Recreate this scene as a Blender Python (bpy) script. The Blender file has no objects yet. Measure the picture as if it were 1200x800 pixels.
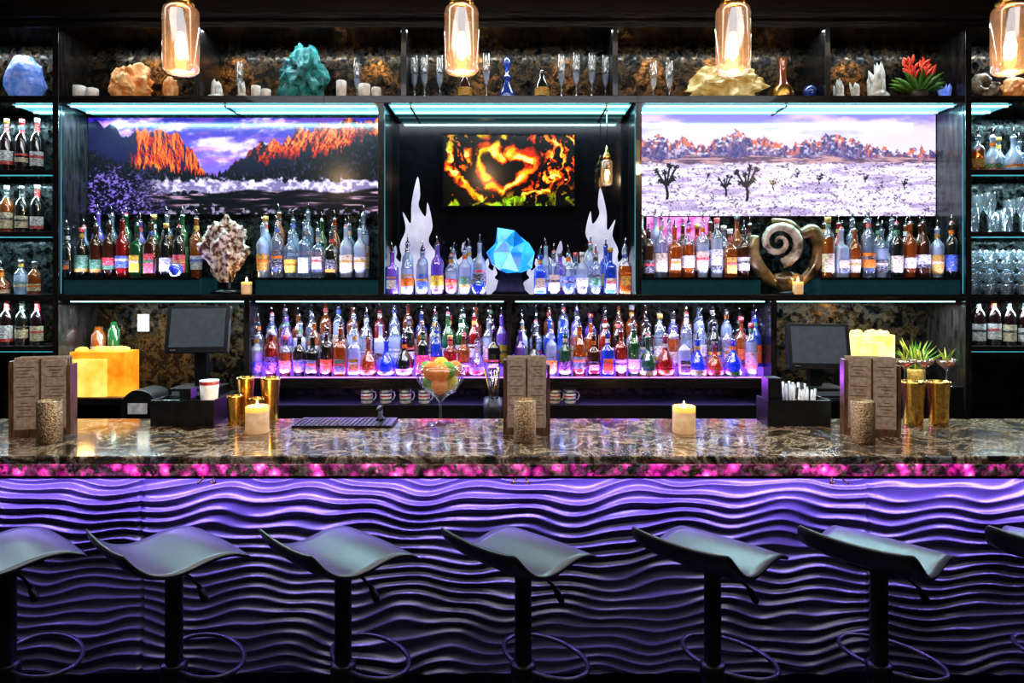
import bpy, bmesh, math, random
import numpy as np
from mathutils import Vector, Matrix, noise
random.seed(7)
F=800.0; CZ=1.71; HY=330.0
def X(px,Y): return (px-600)*Y/F
def Z(py,Y): return CZ-(py-HY)*Y/F
sc=bpy.context.scene
try:
    sc.view_settings.view_transform='Standard'
    sc.view_settings.look='Medium High Contrast'
except Exception: pass

# ---------------------------------------------------------------- materials
MATS={}
def _new(name):
    m=bpy.data.materials.new(name); m.use_nodes=True
    nt=m.node_tree; nt.nodes.clear(); MATS[name]=m
    o=nt.nodes.new('ShaderNodeOutputMaterial')
    return m,nt,o
def c4(c): return (c[0],c[1],c[2],1)
def coords(nt,scale=(1,1,1)):
    tc=nt.nodes.new('ShaderNodeTexCoord'); mp=nt.nodes.new('ShaderNodeMapping')
    mp.inputs['Scale'].default_value=scale
    nt.links.new(tc.outputs['Object'],mp.inputs['Vector']); return mp.outputs['Vector']
def ramp(nt,src,stops,interp='LINEAR'):
    r=nt.nodes.new('ShaderNodeValToRGB'); r.color_ramp.interpolation=interp
    e=r.color_ramp.elements
    while len(e)<len(stops): e.new(0.5)
    for i,(p,c) in enumerate(stops):
        e[i].position=p; e[i].color=c4(c)
    nt.links.new(src,r.inputs['Fac']); return r.outputs['Color']
def nz(nt,vec,scale,detail=4,rough=.5,dist=0):
    n=nt.nodes.new('ShaderNodeTexNoise'); n.inputs['Scale'].default_value=scale
    n.inputs['Detail'].default_value=detail; n.inputs['Roughness'].default_value=rough
    n.inputs['Distortion'].default_value=dist
    nt.links.new(vec,n.inputs['Vector']); return n.outputs['Fac']
def pm(name,col,rough=.5,metal=0,emit=None,es=0,spec=.5,coat=0,ns=30,va=.25,bump=0,col2=None,scale=(1,1,1),lo=.35,hi=.65,det=4,emcol=False,bk=1):
    m,nt,o=_new(name); b=nt.nodes.new('ShaderNodeBsdfPrincipled')
    nt.links.new(b.outputs[0],o.inputs[0])
    v=coords(nt,scale); f=nz(nt,v,ns,det)
    c2=col2 if col2 else tuple(min(1,x*(1+va)) for x in col)
    c1=col if col2 else tuple(x*(1-va) for x in col)
    col_o=ramp(nt,f,[(lo,c1),(hi,c2)])
    if bk==1: nt.links.new(col_o,b.inputs['Base Color'])
    else: b.inputs['Base Color'].default_value=(c1[0]*bk,c1[1]*bk,c1[2]*bk,1)
    b.inputs['Roughness'].default_value=rough; b.inputs['Metallic'].default_value=metal
    b.inputs['Specular IOR Level'].default_value=spec; b.inputs['Coat Weight'].default_value=coat
    if emit:
        b.inputs['Emission Color'].default_value=c4(emit); b.inputs['Emission Strength'].default_value=es
    if emcol:
        nt.links.new(col_o,b.inputs['Emission Color']); b.inputs['Emission Strength'].default_value=es
    if bump:
        bn=nt.nodes.new('ShaderNodeBump'); bn.inputs['Strength'].default_value=bump; bn.inputs['Distance'].default_value=.01
        nt.links.new(f,bn.inputs['Height']); nt.links.new(bn.outputs[0],b.inputs['Normal'])
    return m
def gm(name,tint,gl=.15,diff=.3,rough=.05,emit=0,dcol=None,fr=.6):
    """thin glass: tinted transparency + gloss + a little body colour"""
    m,nt,o=_new(name); N=nt.nodes
    t=N.new('ShaderNodeBsdfTransparent'); t.inputs[0].default_value=c4(tint)
    d=N.new('ShaderNodeBsdfPrincipled'); d.inputs['Roughness'].default_value=.25
    v=coords(nt); f=nz(nt,v,18)
    dc=dcol or tint
    co=ramp(nt,f,[(.3,tuple(x*.7 for x in dc)),(.7,dc)]); nt.links.new(co,d.inputs['Base Color'])
    if emit:
        nt.links.new(co,d.inputs['Emission Color']); d.inputs['Emission Strength'].default_value=emit
    g=N.new('ShaderNodeBsdfGlossy'); g.inputs['Roughness'].default_value=rough
    m1=N.new('ShaderNodeMixShader'); m1.inputs[0].default_value=diff
    nt.links.new(t.outputs[0],m1.inputs[1]); nt.links.new(d.outputs[0],m1.inputs[2])
    lw=N.new('ShaderNodeLayerWeight'); lw.inputs['Blend'].default_value=.35
    ma=N.new('ShaderNodeMath'); ma.operation='MULTIPLY_ADD'; ma.inputs[1].default_value=fr; ma.inputs[2].default_value=gl*.5
    nt.links.new(lw.outputs['Facing'],ma.inputs[0])
    m2=N.new('ShaderNodeMixShader'); nt.links.new(ma.outputs[0],m2.inputs[0])
    nt.links.new(m1.outputs[0],m2.inputs[1]); nt.links.new(g.outputs[0],m2.inputs[2])
    nt.links.new(m2.outputs[0],o.inputs[0]); return m
def em(name,col,s,ns=40,va=.1):
    m,nt,o=_new(name); e=nt.nodes.new('ShaderNodeEmission'); v=coords(nt)
    co=ramp(nt,nz(nt,v,ns),[(.3,tuple(x*(1-va) for x in col)),(.7,col)])
    nt.links.new(co,e.inputs[0]); e.inputs[1].default_value=s
    nt.links.new(e.outputs[0],o.inputs[0]); return m
def artmat(name,s,rough=.2):
    m,nt,o=_new(name); a=nt.nodes.new('ShaderNodeAttribute'); a.attribute_name='Col'
    b=nt.nodes.new('ShaderNodeBsdfPrincipled'); b.inputs['Base Color'].default_value=(.008,.008,.008,1)
    b.inputs['Roughness'].default_value=rough; b.inputs['Specular IOR Level'].default_value=.25
    nt.links.new(a.outputs['Color'],b.inputs['Emission Color']); b.inputs['Emission Strength'].default_value=s
    nt.links.new(b.outputs[0],o.inputs[0]); return m

pm('dark_wood',(.005,.005,.006),.25,ns=8,col2=(.024,.021,.021),scale=(1,6,14),coat=.4,bump=.15)
pm('dark_wood_v',(.005,.005,.006),.25,ns=8,col2=(.026,.023,.023),scale=(14,6,1),coat=.4,bump=.15)
pm('black',(.008,.008,.009),.35)
pm('black_gloss',(.006,.006,.008),.08)
pm('black_plastic',(.013,.013,.015),.35)
pm('leather',(.060,.064,.074),.33,ns=260,va=.12,bump=.05,spec=.7)
pm('black_metal',(.010,.010,.012),.35,.3)
pm('chrome',(.5,.5,.55),.15,1)
pm('dark_chrome',(.06,.06,.07),.35,.6)
pm('brass',(.85,.50,.14),.25,1,ns=60)
pm('bronze_hammered',(.22,.14,.07),.35,.9,ns=170,col2=(.6,.43,.26),bump=.8)
pm('wall_paint',(.02,.018,.02),.6)
pm('ceil_paint',(.015,.012,.012),.6)
pm('floor_tile',(.03,.028,.03),.3)
pm('bulkhead',(.010,.007,.006),.45,ns=5,col2=(.03,.016,.012),scale=(1,1,10))
pm('wave_panel',(.085,.075,.115),.3,va=.06,spec=.7)
pm('white',(.8,.8,.8),.4); pm('cream',(.75,.66,.48),.5,ns=60); pm('paper',(.42,.28,.18),.6,ns=60,col2=(.6,.44,.31))
pm('wood_brown',(.09,.045,.025),.35,ns=12,col2=(.24,.12,.06),scale=(10,3,1))
pm('card_dark',(.04,.03,.026),.5)
pm('text_ink',(.18,.10,.06),.7)
pm('screen_off',(.03,.034,.04),.12,emit=(.22,.26,.29),es=.22)
pm('orange_fruit',(.95,.28,.02),.4,ns=120,bump=.2,emit=(1,.25,.02),es=.12); pm('lime_fruit',(.16,.42,.03),.35,ns=80,bump=.1); pm('lemon_fruit',(.95,.65,.05),.4,ns=120,bump=.1)
pm('leaf',(.10,.26,.04),.4,ns=50); pm('leaf_y',(.5,.5,.08),.4,ns=50); pm('succ_red',(.75,.03,.03),.4,ns=50,col2=(.9,.14,.06))
pm('wax',(.85,.62,.4),.5,emit=(1,.5,.2),es=.25); pm('wax_hot',(.9,.4,.1),.5,emit=(1,.38,.06),es=1.1)
pm('wax_white',(.75,.75,.7),.5,emit=(.9,.95,1),es=.08)
em('flame',(1,.72,.28),14); em('filament',(1,.62,.25),60); em('led_cyan',(.40,.95,1),4.2); em('led_purple',(.5,.2,1),2.6)
em('edge_glow',(.12,.6,.75),.7)  # glow for niche shelf strips and the imitated reflections on post edges
em('bulb_glow',(1,.60,.25),10)
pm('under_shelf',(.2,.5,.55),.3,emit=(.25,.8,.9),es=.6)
pm('ledge',(.008,.022,.026),.15,emit=(.06,.36,.46),es=.06)
pm('purple_step',(.1,.05,.3),.3,emit=(.3,.1,1),es=.9)
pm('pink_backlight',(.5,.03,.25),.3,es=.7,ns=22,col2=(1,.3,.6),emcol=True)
gm('glass',(.93,.97,1),.3,.10,dcol=(.8,.9,1),fr=.8,emit=.05); gm('seeded_glass',(1,.9,.78),.25,.20,.1,dcol=(1,.66,.36),emit=.4)
gm('goblet_glass',(.97,.98,1),.12,.02,fr=.45)
gm('b_clear',(.85,.93,1),.35,.18,dcol=(.6,.75,1)); gm('b_frost',(.72,.82,1),.2,.5,.2,dcol=(.68,.8,1))
gm('b_amber',(.85,.38,.10),.3,.4,dcol=(.6,.17,.025)); gm('b_brown',(.28,.10,.04),.3,.65,dcol=(.10,.03,.01))
gm('b_green',(.2,.55,.25),.3,.5,dcol=(.03,.2,.06)); gm('b_dark',(.03,.05,.03),.35,.85,dcol=(.01,.015,.01))
gm('b_red',(.6,.05,.04),.3,.6,dcol=(.45,.015,.015)); gm('b_blue',(.12,.3,1),.3,.5,dcol=(.04,.16,.85))
gm('b_violet',(.55,.35,1),.3,.45,dcol=(.4,.22,.9)); gm('b_wine',(.06,.01,.015),.4,.85,dcol=(.02,.003,.005))
def labm(name,c):
    m,nt,o=_new(name); N=nt.nodes; L=nt.links; b=N.new('ShaderNodeBsdfPrincipled'); b.inputs['Roughness'].default_value=.45
    f=nz(nt,coords(nt,(70,70,260)),1,2); d=tuple(.25*x+ (.02 if sum(c)>.9 else .35) for x in c)
    co=ramp(nt,f,[(.5,c),(.6,d)]); L.new(co,b.inputs['Base Color']); L.new(b.outputs[0],o.inputs[0])
for n,c in dict(cream=(.7,.6,.42),white=(.78,.78,.78),red=(.6,.02,.02),black=(.015,.015,.015),gold=(.62,.38,.08),blue=(.03,.10,.5),orange=(.8,.22,.02),green=(.03,.2,.06),yellow=(.8,.58,.06),pink=(.7,.12,.35)).items():
    labm('l_'+n,c)
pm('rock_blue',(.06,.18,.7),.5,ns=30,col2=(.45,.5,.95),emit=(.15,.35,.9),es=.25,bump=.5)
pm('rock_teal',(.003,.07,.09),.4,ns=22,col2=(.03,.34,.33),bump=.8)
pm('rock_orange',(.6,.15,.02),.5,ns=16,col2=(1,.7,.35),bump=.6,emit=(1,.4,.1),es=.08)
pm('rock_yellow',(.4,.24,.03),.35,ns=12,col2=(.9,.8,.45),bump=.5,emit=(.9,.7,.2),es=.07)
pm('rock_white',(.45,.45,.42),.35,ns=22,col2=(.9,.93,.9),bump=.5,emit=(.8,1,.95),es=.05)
pm('geode',(.10,.035,.012),.35,ns=34,col2=(.9,.78,.66),bump=.8,lo=.42,hi=.58,det=8)
pm('rock_dark',(.02,.02,.02),.4,ns=20,col2=(.1,.08,.06),bump=.6)
pm('shell_brown',(.02,.014,.009),.1,ns=10,col2=(.34,.23,.11),coat=.6,bump=.2)
pm('shell_pale',(.12,.09,.06),.2,ns=16,col2=(.6,.54,.44),bump=.2,lo=.4,hi=.6)
for i,(c,e) in enumerate((((.02,.28,.88),.65),((.04,.38,.95),.75),((.15,.55,1),.85),((.01,.2,.72),.5))):
    pm('gem_%d'%i,c,.1,ns=9,va=.35,emcol=True,es=e*.95,coat=.5)
pm('flame_glass',(.30,.30,.46),.5,es=.85,ns=5,col2=(.88,.88,1),emcol=True,lo=.3,hi=.7,det=6,bk=.35)
pm('lamp_yellow',(.8,.22,.01),.6,es=.95,ns=9,col2=(1,.5,.04),emcol=True,bk=.3,spec=.1)
pm('lamp_core',(1,.45,.05),.6,es=1.15,ns=9,col2=(1,.72,.2),emcol=True,bk=.3,spec=.1)
pm('lamp_pale',(1,.66,.10),.6,es=1.2,ns=14,col2=(1,.9,.45),emcol=True,bk=.3,spec=.1)

def granite(name,edge=False):
    m,nt,o=_new(name); N=nt.nodes; L=nt.links
    v=coords(nt,(1,1,1)); b=N.new('ShaderNodeBsdfPrincipled')
    f=nz(nt,v,6.5,10,.68,.7)
    c=ramp(nt,f,[(.28,(.008,.008,.009)),(.40,(.03,.022,.016)),(.45,(.20,.115,.055)),(.49,(.50,.41,.31)),(.53,(.22,.13,.06)),(.57,(.025,.02,.018)),(.64,(.28,.26,.26)),(.72,(.06,.055,.045))])
    f2=nz(nt,v,70,3,.6)
    c2=ramp(nt,f2,[(.42,(.25,.22,.2)),(.6,(1,1,1))])
    mx=N.new('ShaderNodeMix'); mx.data_type='RGBA'; mx.blend_type='MULTIPLY'; mx.inputs[0].default_value=.6
    L.new(c,mx.inputs[6]); L.new(c2,mx.inputs[7]); L.new(mx.outputs[2],b.inputs['Base Color'])
    b.inputs['Roughness'].default_value=.12; b.inputs['Coat Weight'].default_value=.3; b.inputs['Coat Roughness'].default_value=.06
    if edge:
        vo=N.new('ShaderNodeTexVoronoi'); vo.inputs['Scale'].default_value=24; vo.inputs['Randomness'].default_value=1
        L.new(v,vo.inputs['Vector'])
        pc=ramp(nt,vo.outputs['Distance'],[(.0,(1,.5,.85)),(.22,(1,.10,.55)),(.4,(.7,.02,.36)),(.65,(.08,.0,.05))])
        f3=nz(nt,v,2.6,3,.6); mk=ramp(nt,f3,[(.40,(0,0,0)),(.52,(1,1,1))])
        f4=nz(nt,v,16,5,.7); mk2=ramp(nt,f4,[(.42,(0,0,0)),(.54,(1,1,1))])
        mm=N.new('ShaderNodeMix'); mm.data_type='RGBA'; mm.blend_type='MULTIPLY'; mm.inputs[0].default_value=1
        L.new(mk,mm.inputs[6]); L.new(mk2,mm.inputs[7])
        me=N.new('ShaderNodeMix'); me.data_type='RGBA'; me.blend_type='MULTIPLY'; me.inputs[0].default_value=1
        L.new(mm.outputs[2],me.inputs[6]); L.new(pc,me.inputs[7])
        L.new(me.outputs[2],b.inputs['Emission Color']); b.inputs['Emission Strength'].default_value=1.7
    L.new(b.outputs[0],o.inputs[0])
granite('granite'); granite('agate_edge',True)
def mosaic(name,warm,met=.6,k=1.0):
    m,nt,o=_new(name); N=nt.nodes; L=nt.links
    v=coords(nt); b=N.new('ShaderNodeBsdfPrincipled')
    f=nz(nt,v,16,9,.8,.6)
    q=lambda *c: tuple(x*k for x in c)
    c=ramp(nt,f,[(.35,q(.008,.01,.01)),(.50,q(.02,.02,.02)),(.54,q(.42,.27,.11) if warm else q(.2,.26,.25)),(.58,q(.03,.025,.02)),(.74,q(.12,.09,.07))])
    L.new(c,b.inputs['Base Color']); b.inputs['Metallic'].default_value=met
    r=ramp(nt,nz(nt,v,25,4),[(.4,(.10,.10,.10)),(.65,(.5,.5,.5))]); L.new(r,b.inputs['Roughness'])
    L.new(b.outputs[0],o.inputs[0])
mosaic('antique_mirror',False,.6,.3); mosaic('antique_mirror_warm',True,.6,.27); mosaic('antique_mirror_low',True,.4,.22)

# ---------------------------------------------------------------- mesh builder
class MB:
    def __init__(s): s.v=[];s.f=[];s.m=[];s.sm=[];s.mats=[];s.M=None
    def add(s,vs,fs,mat,smooth=False):
        o=len(s.v)
        if s.M is not None: vs=[tuple(s.M@Vector(p)) for p in vs]
        s.v.extend(vs)
        for i,f in enumerate(fs):
            mm=mat[i] if isinstance(mat,list) else mat
            if mm not in s.mats: s.mats.append(mm)
            s.f.append(tuple(a+o for a in f)); s.m.append(s.mats.index(mm)); s.sm.append(smooth)
    def box(s,x0,x1,y0,y1,z0,z1,mat):
        s.add([(x0,y0,z0),(x1,y0,z0),(x1,y1,z0),(x0,y1,z0),(x0,y0,z1),(x1,y0,z1),(x1,y1,z1),(x0,y1,z1)],
              [(0,3,2,1),(4,5,6,7),(0,1,5,4),(1,2,6,5),(2,3,7,6),(3,0,4,7)],mat)
    def lathe(s,c,prof,mat,seg=16,n=2,smooth=True,cap=True,capt=True):
        vs=[];fs=[];ms=[]; rm=max(p[0] for p in prof)
        for r,z in prof:
            nn=n if r>.6*rm else 2
            for k in range(seg):
                a=2*math.pi*(k+.5)/seg; ca,sa=math.cos(a),math.sin(a)
                q=1 if nn==2 else 1/((abs(ca)**nn+abs(sa)**nn)**(1/nn))
                vs.append((c[0]+r*q*ca,c[1]+r*q*sa,c[2]+z))
        for i in range(len(prof)-1):
            for k in range(seg):
                k2=(k+1)%seg; fs.append((i*seg+k,i*seg+k2,(i+1)*seg+k2,(i+1)*seg+k))
                ms.append(mat[i] if isinstance(mat,list) else mat)
        if cap: fs.append(tuple(range(seg))[::-1]); ms.append(ms[0])
        if capt: fs.append(tuple(range((len(prof)-1)*seg,len(prof)*seg))); ms.append(ms[-1] if cap==False else ms[-2])
        s.add(vs,fs,ms,smooth)
    def tube(s,pts,r,mat,seg=8,closed=False,smooth=True):
        n=len(pts); P=[Vector(p) for p in pts]; vs=[];fs=[]
        rs=r if isinstance(r,list) else [r]*n
        up=Vector((0,0,1)); prev=None
        for i in range(n):
            a=P[(i-1)%n] if (closed or i>0) else P[i]; b=P[(i+1)%n] if (closed or i<n-1) else P[i]
            t=(b-a).normalized()
            if prev is None:
                x=t.cross(up)
                if x.length<1e-3: x=t.cross(Vector((1,0,0)))
            else: x=prev-t*prev.dot(t)
            x.normalize(); prev=x; y=t.cross(x)
            for k in range(seg):
                q=2*math.pi*k/seg; w=P[i]+(x*math.cos(q)+y*math.sin(q))*rs[i]; vs.append(tuple(w))
        m=n if closed else n-1
        for i in range(m):
            j=(i+1)%n
            for k in range(seg): k2=(k+1)%seg; fs.append((i*seg+k,i*seg+k2,j*seg+k2,j*seg+k))
        if not closed: fs.append(tuple(range(seg))[::-1]); fs.append(tuple(range((n-1)*seg,n*seg)))
        s.add(vs,fs,mat,smooth)
    def prism(s,pts,y0,y1,mat):
        n=len(pts); vs=[(p[0],y0,p[1]) for p in pts]+[(p[0],y1,p[1]) for p in pts]
        fs=[tuple(range(n)),tuple(range(n,2*n))[::-1]]+[(i,i+n,(i+1)%n+n,(i+1)%n) for i in range(n)]
        s.add(vs,fs,mat)
    def rock(s,c,size,mat,seed=0,sub=3,amp=.25,fr=2.2,smooth=False,taper=0,cut=.0):
        bm=bmesh.new(); bmesh.ops.create_icosphere(bm,subdivisions=sub,radius=1)
        vs=[]
        for v in bm.verts:
            p=v.co; d=1+amp*noise.fractal(p*fr+Vector((seed*7.3,seed*3.1,seed)),.8,2.0,4)
            q=p*d; zz=max(q.z,-.85+cut); w=1+taper*zz
            vs.append((c[0]+q.x*w*size[0],c[1]+q.y*w*size[1],c[2]+(zz+.85-cut)/(1.85-cut)*size[2]))
        fs=[tuple(v.index for v in f.verts) for f in bm.faces]; bm.free()
        if isinstance(mat,tuple):
            rr=random.Random(seed); mat=[rr.choice(mat) for _ in fs]
        s.add(vs,fs,mat,smooth)
    def crystal(s,c,r,h,tilt,az,mat):
        M0=s.M; M=Matrix.Translation(c)@Matrix.Rotation(az,4,'Z')@Matrix.Rotation(tilt,4,'X')
        s.M=M if M0 is None else M0@M
        s.lathe((0,0,0),[(r*.8,0),(r,h*.3),(r*.9,h*.75),(r*.05,h)],mat,6,smooth=False); s.M=M0
    def sphere(s,c,r,mat,seg=14,sz=1,smooth=True):
        pr=[(max(.0005,r*math.sin(math.pi*i/10)),-r*sz*math.cos(math.pi*i/10)) for i in range(11)]
        s.lathe((c[0],c[1],c[2]),pr,mat,seg,smooth=smooth)
    def build(s,name,parent=None,bevel=0,subsurf=0,recalc=True,origin=True):
        me=bpy.data.meshes.new(name)
        V=np.array(s.v); off=Vector((0,0,0))
        if origin:
            mn=V.min(0); mx=V.max(0); off=Vector(((mn[0]+mx[0])/2,(mn[1]+mx[1])/2,mn[2])); V=V-np.array(off)
        me.from_pydata(V.tolist(),[],s.f)
        for m in s.mats: me.materials.append(MATS[m])
        me.polygons.foreach_set('material_index',s.m); me.polygons.foreach_set('use_smooth',s.sm)
        if recalc:
            bm=bmesh.new(); bm.from_mesh(me); bmesh.ops.recalc_face_normals(bm,faces=bm.faces); bm.to_mesh(me); bm.free()
        me.update()
        ob=bpy.data.objects.new(name,me); ob.location=off; sc.collection.objects.link(ob)
        if bevel:
            b=ob.modifiers.new('bevel','BEVEL'); b.width=bevel; b.segments=2; b.limit_method='ANGLE'
        if subsurf:
            b=ob.modifiers.new('sub','SUBSURF'); b.levels=subsurf; b.render_levels=subsurf
        if parent: ob.parent=parent
        return ob
def area(name,loc,sx,sy,col,w,rot=(0,0,0),spread=180):
    l=bpy.data.lights.new(name,'AREA'); l.shape='RECTANGLE'; l.size=sx; l.size_y=sy; l.color=col; l.energy=w
    l.spread=math.radians(spread)
    o=bpy.data.objects.new(name,l); o.location=loc; o.rotation_euler=rot; sc.collection.objects.link(o); return o
def point(name,loc,col,w,r=.03):
    l=bpy.data.lights.new(name,'POINT'); l.color=col; l.energy=w; l.shadow_soft_size=r
    o=bpy.data.objects.new(name,l); o.location=loc; sc.collection.objects.link(o); return o
def spot(name,loc,tgt,col,w,ang=70):
    l=bpy.data.lights.new(name,'SPOT'); l.color=col; l.energy=w; l.spot_size=math.radians(ang); l.spot_blend=.6; l.shadow_soft_size=.02
    o=bpy.data.objects.new(name,l); o.location=loc
    o.rotation_euler=(Vector(tgt)-Vector(loc)).to_track_quat('-Z','Y').to_euler(); sc.collection.objects.link(o); return o

# ---------------------------------------------------------------- room
WX=3.62; YB=4.42; YF=-1.6; ZC=3.55
def room(name,a,mat):
    m=MB(); m.box(*a,mat); return m.build(name)
room('floor',(-WX-.1,WX+.1,YF-.1,YB+.1,-.1,0),'floor_tile')
room('ceiling',(-WX-.1,WX+.1,YF-.1,YB+.1,ZC,ZC+.1),'ceil_paint')
room('wall_back',(-WX-.1,WX+.1,YB,YB+.1,0,ZC),'wall_paint')
room('wall_front',(-WX-.1,WX+.1,YF-.1,YF,0,ZC),'wall_paint')
room('wall_left',(-WX-.1,-WX,YF,YB,0,ZC),'wall_paint')
room('wall_right',(WX,WX+.1,YF,YB,0,ZC),'wall_paint')

# ---------------------------------------------------------------- back bar shelving
S=MB(); XO=3.6
ZT=2.80; ZM=1.635; ZL=1.145; TH=.042
yf=4.0; yb=4.28; yl=4.37
def vx(px): return (px-600)/200.0
S.box(-XO,XO,3.98,4.4,3.25,3.545,'bulkhead')
S.box(-XO,XO,3.955,3.98,3.245,3.275,'dark_wood')
S.box(-XO,XO,yf,yb,3.20,3.25,'dark_wood')
S.box(-XO,XO,yf,yb,ZT-TH,ZT,'dark_wood')
S.box(-XO,XO,yf,yl,ZM-.038,ZM,'dark_wood')
for sx in (-1,1):
    S.box(*sorted((sx*2.655,sx*2.69)),yf-.004,yl,.91,3.20,'dark_wood_v')
    S.box(*sorted((sx*3.575,sx*3.6)),yf,yl,.91,3.20,'dark_wood_v')
for px in (232,473,721,970): S.box(vx(px)-.016,vx(px)+.016,yf,yb,ZT,3.2,'dark_wood_v')
for px in (446.5,748.5): S.box(vx(px)-.018,vx(px)+.018,yf,yb,ZM,ZT-TH,'dark_wood_v')
for px in (289,907): S.box(vx(px)-.017,vx(px)+.017,yf,yl,.91,ZM-.038,'dark_wood_v')
S.box(vx(597)-.012,vx(597)+.012,yf+.01,yl,ZL,ZM-.038,'dark_wood_v')
# added emissive strips imitating light reflected along the post edges
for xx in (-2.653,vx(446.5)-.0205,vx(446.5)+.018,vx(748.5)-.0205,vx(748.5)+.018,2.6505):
    S.box(xx,xx+.0025,yf+.012,yf+.018,ZM+.005,ZT-TH-.015,'edge_glow')
S.box(-XO,XO,yb,yb+.02,ZT,3.25,'antique_mirror_warm')
S.box(-XO,XO,yb,yb+.02,ZM,ZT,'antique_mirror')
S.box(vx(446),vx(748),yb-.012,yb,ZM,ZT-TH,'black_gloss')
S.box(-XO,XO,yl,yl+.02,.91,ZM-.038,'antique_mirror_low')
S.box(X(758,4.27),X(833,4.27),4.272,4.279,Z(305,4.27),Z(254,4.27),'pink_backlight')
for sx in (-1,1):
    for z in (2.37,2.005,1.33):
        S.box(*sorted((sx*2.69,sx*3.575)),yf+.02,yb,z-.03,z,'dark_wood')
        S.box(*sorted((sx*2.70,sx*3.565)),yf+.03,yf+.036,z-.036,z-.03,'edge_glow')
S.box(vx(291),vx(905),yf,yl,ZL-.06,ZL,'dark_wood')
for a,b in ((292.5,594),(600,903)):
    S.box(vx(a)+.005,vx(b)-.005,4.10,4.19,ZL,ZL+.05,'purple_step')
    S.box(vx(a)+.005,vx(b)-.005,4.19,yl,ZL,ZL+.10,'purple_step')
LZ=1.735
for a,b in ((72,232),(298,443),(752,893),(962,1128)):
    S.box(vx(a),vx(b),4.02,4.27,ZM,LZ,'ledge')
    S.box(vx(a),vx(b),4.005,4.28,LZ-.014,LZ,'black_gloss')
for a,b in ((70,443),(450,745),(752,1130),(5,62),(1138,1195)):
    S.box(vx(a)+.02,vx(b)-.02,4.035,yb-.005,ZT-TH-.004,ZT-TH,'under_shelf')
    S.box(vx(a)+.03,vx(b)-.03,4.05,4.062,ZT-TH-.012,ZT-TH-.004,'led_cyan')
    S.box(vx(a)+.03,vx(b)-.03,4.2,4.207,ZT-TH-.012,ZT-TH-.004,'led_cyan')
for a,b in ((72,286),(910,1130),(292,594),(600,904)):
    S.box(vx(a)+.02,vx(b)-.02,4.05,4.06,ZM-.046,ZM-.038,'led_cyan')
for a,b in ((292,594),(600,904)):
    S.box(vx(a)+.01,vx(b)-.01,4.012,4.02,ZL,ZL+.006,'led_purple')
for px in (480,712): S.box(vx(px)-.006,vx(px)+.006,4.04,4.27,ZT-TH-.016,ZT-TH-.004,'brass')
for px in (260,925):
    S.box(vx(px)-.005,vx(px)+.005,4.04,4.27,ZT-TH-.014,ZT-TH-.004,'black_metal')
S.box(-XO,XO,3.78,4.41,0,.88,'black'); S.box(-XO,XO,3.75,4.41,.88,.91,'black_gloss')
S.build('back_bar_shelving',bevel=.002)

C1=(.5,.9,1)
for i,(a,b,w) in enumerate(((70,443,40),(450,745,11),(752,1130,40))):
    area('led_light_%d'%i,((vx(a)+vx(b))/2,4.10,ZT-TH-.03),vx(b)-vx(a)-.1,.05,C1,w)
for sx in (-1,1):
    for z,w in ((ZT-TH-.03,7),(2.33,6),(1.965,6),(1.58,4)):
        area('niche_led',(sx*3.13,4.08,z),.8,.04,(.6,.9,1),w)
    area('low_led',(sx*2.1,4.09,ZM-.06),1.0,.04,(.8,.95,1),13)
for a,b in ((292,594),(600,904)):
    area('low_mid_led',((vx(a)+vx(b))/2,4.06,ZM-.055),vx(b)-vx(a)-.1,.04,(.65,.7,1),9)
    area('low_mid_up',((vx(a)+vx(b))/2,4.015,ZL+.02),vx(b)-vx(a)-.1,.015,(.42,.08,1),17,rot=(math.radians(195),0,0))
    area('low_under',((vx(a)+vx(b))/2,4.1,ZL-.07),vx(b)-vx(a)-.1,.03,(.4,.3,1),3)
for a,b in ((76,230),(300,441),(754,890),(964,1126)):
    area('ledge_uplight',((vx(a)+vx(b))/2,4.012,LZ+.012),vx(b)-vx(a)-.05,.012,(.5,.5,1),3.4,rot=(math.radians(200),0,0))
area('mid_up',(0,4.03,ZM+.006),1.4,.02,(.5,.45,1),9,rot=(math.radians(190),0,0))
for px in (150,255,330,430,560,665,775,850,1020): 
    spot('downlight_glow',(vx(px),4.16,3.19),(vx(px),4.275,2.95),(1,.52,.14),26,66)
area('top_row_fill',(0,4.03,3.19),5.2,.03,(.8,.93,1),15)  # added cool fill to brighten the top row items, no fitting there
for sx in (-1,1): area('top_row_fill',(sx*3.1,4.06,3.19),.8,.03,(.8,.9,1),4)  # same added fill over the side niches

# ---------------------------------------------------------------- art (flat pictures on real panels)
rng=np.random.RandomState(3); TB=rng.rand(256,256)
def vn(x,y,s=0):
    xi=np.floor(x).astype(int); yi=np.floor(y).astype(int); fx=x-xi; fy=y-yi
    fx=fx*fx*(3-2*fx); fy=fy*fy*(3-2*fy)
    g=lambda a,b: TB[(a+s*37)%256,(b+s*91)%256]
    return (g(xi,yi)*(1-fx)+g(xi+1,yi)*fx)*(1-fy)+(g(xi,yi+1)*(1-fx)+g(xi+1,yi+1)*fx)*fy
def fb(x,y,s=0,o=5):
    t=0;a=.5
    for i in range(o): t=t+a*vn(x*2**i,y*2**i,s+i); a*=.5
    return t
def nf(x,y,s=0,o=5):
    a=fb(x,y,s,o); return (a-a.mean())/(a.std()+1e-6)
def hs(x,y,s,k=1.0,o=6):
    """hill shading of fractal relief"""
    h=fb(x,y,s,o); gx=np.gradient(h,axis=1); gy=np.gradient(h,axis=0)
    v=gx*.9-gy*.5; v=v/(v.std()+1e-9); return .5+.5*np.tanh(v*k*.8)
def mixc(a,b,t): return a*(1-t[...,None])+b*t[...,None]
def ss(a,b,x): t=np.clip((x-a)/(b-a),0,1); return t*t*(3-2*t)
def C(*c): return np.array(c,float)
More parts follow.
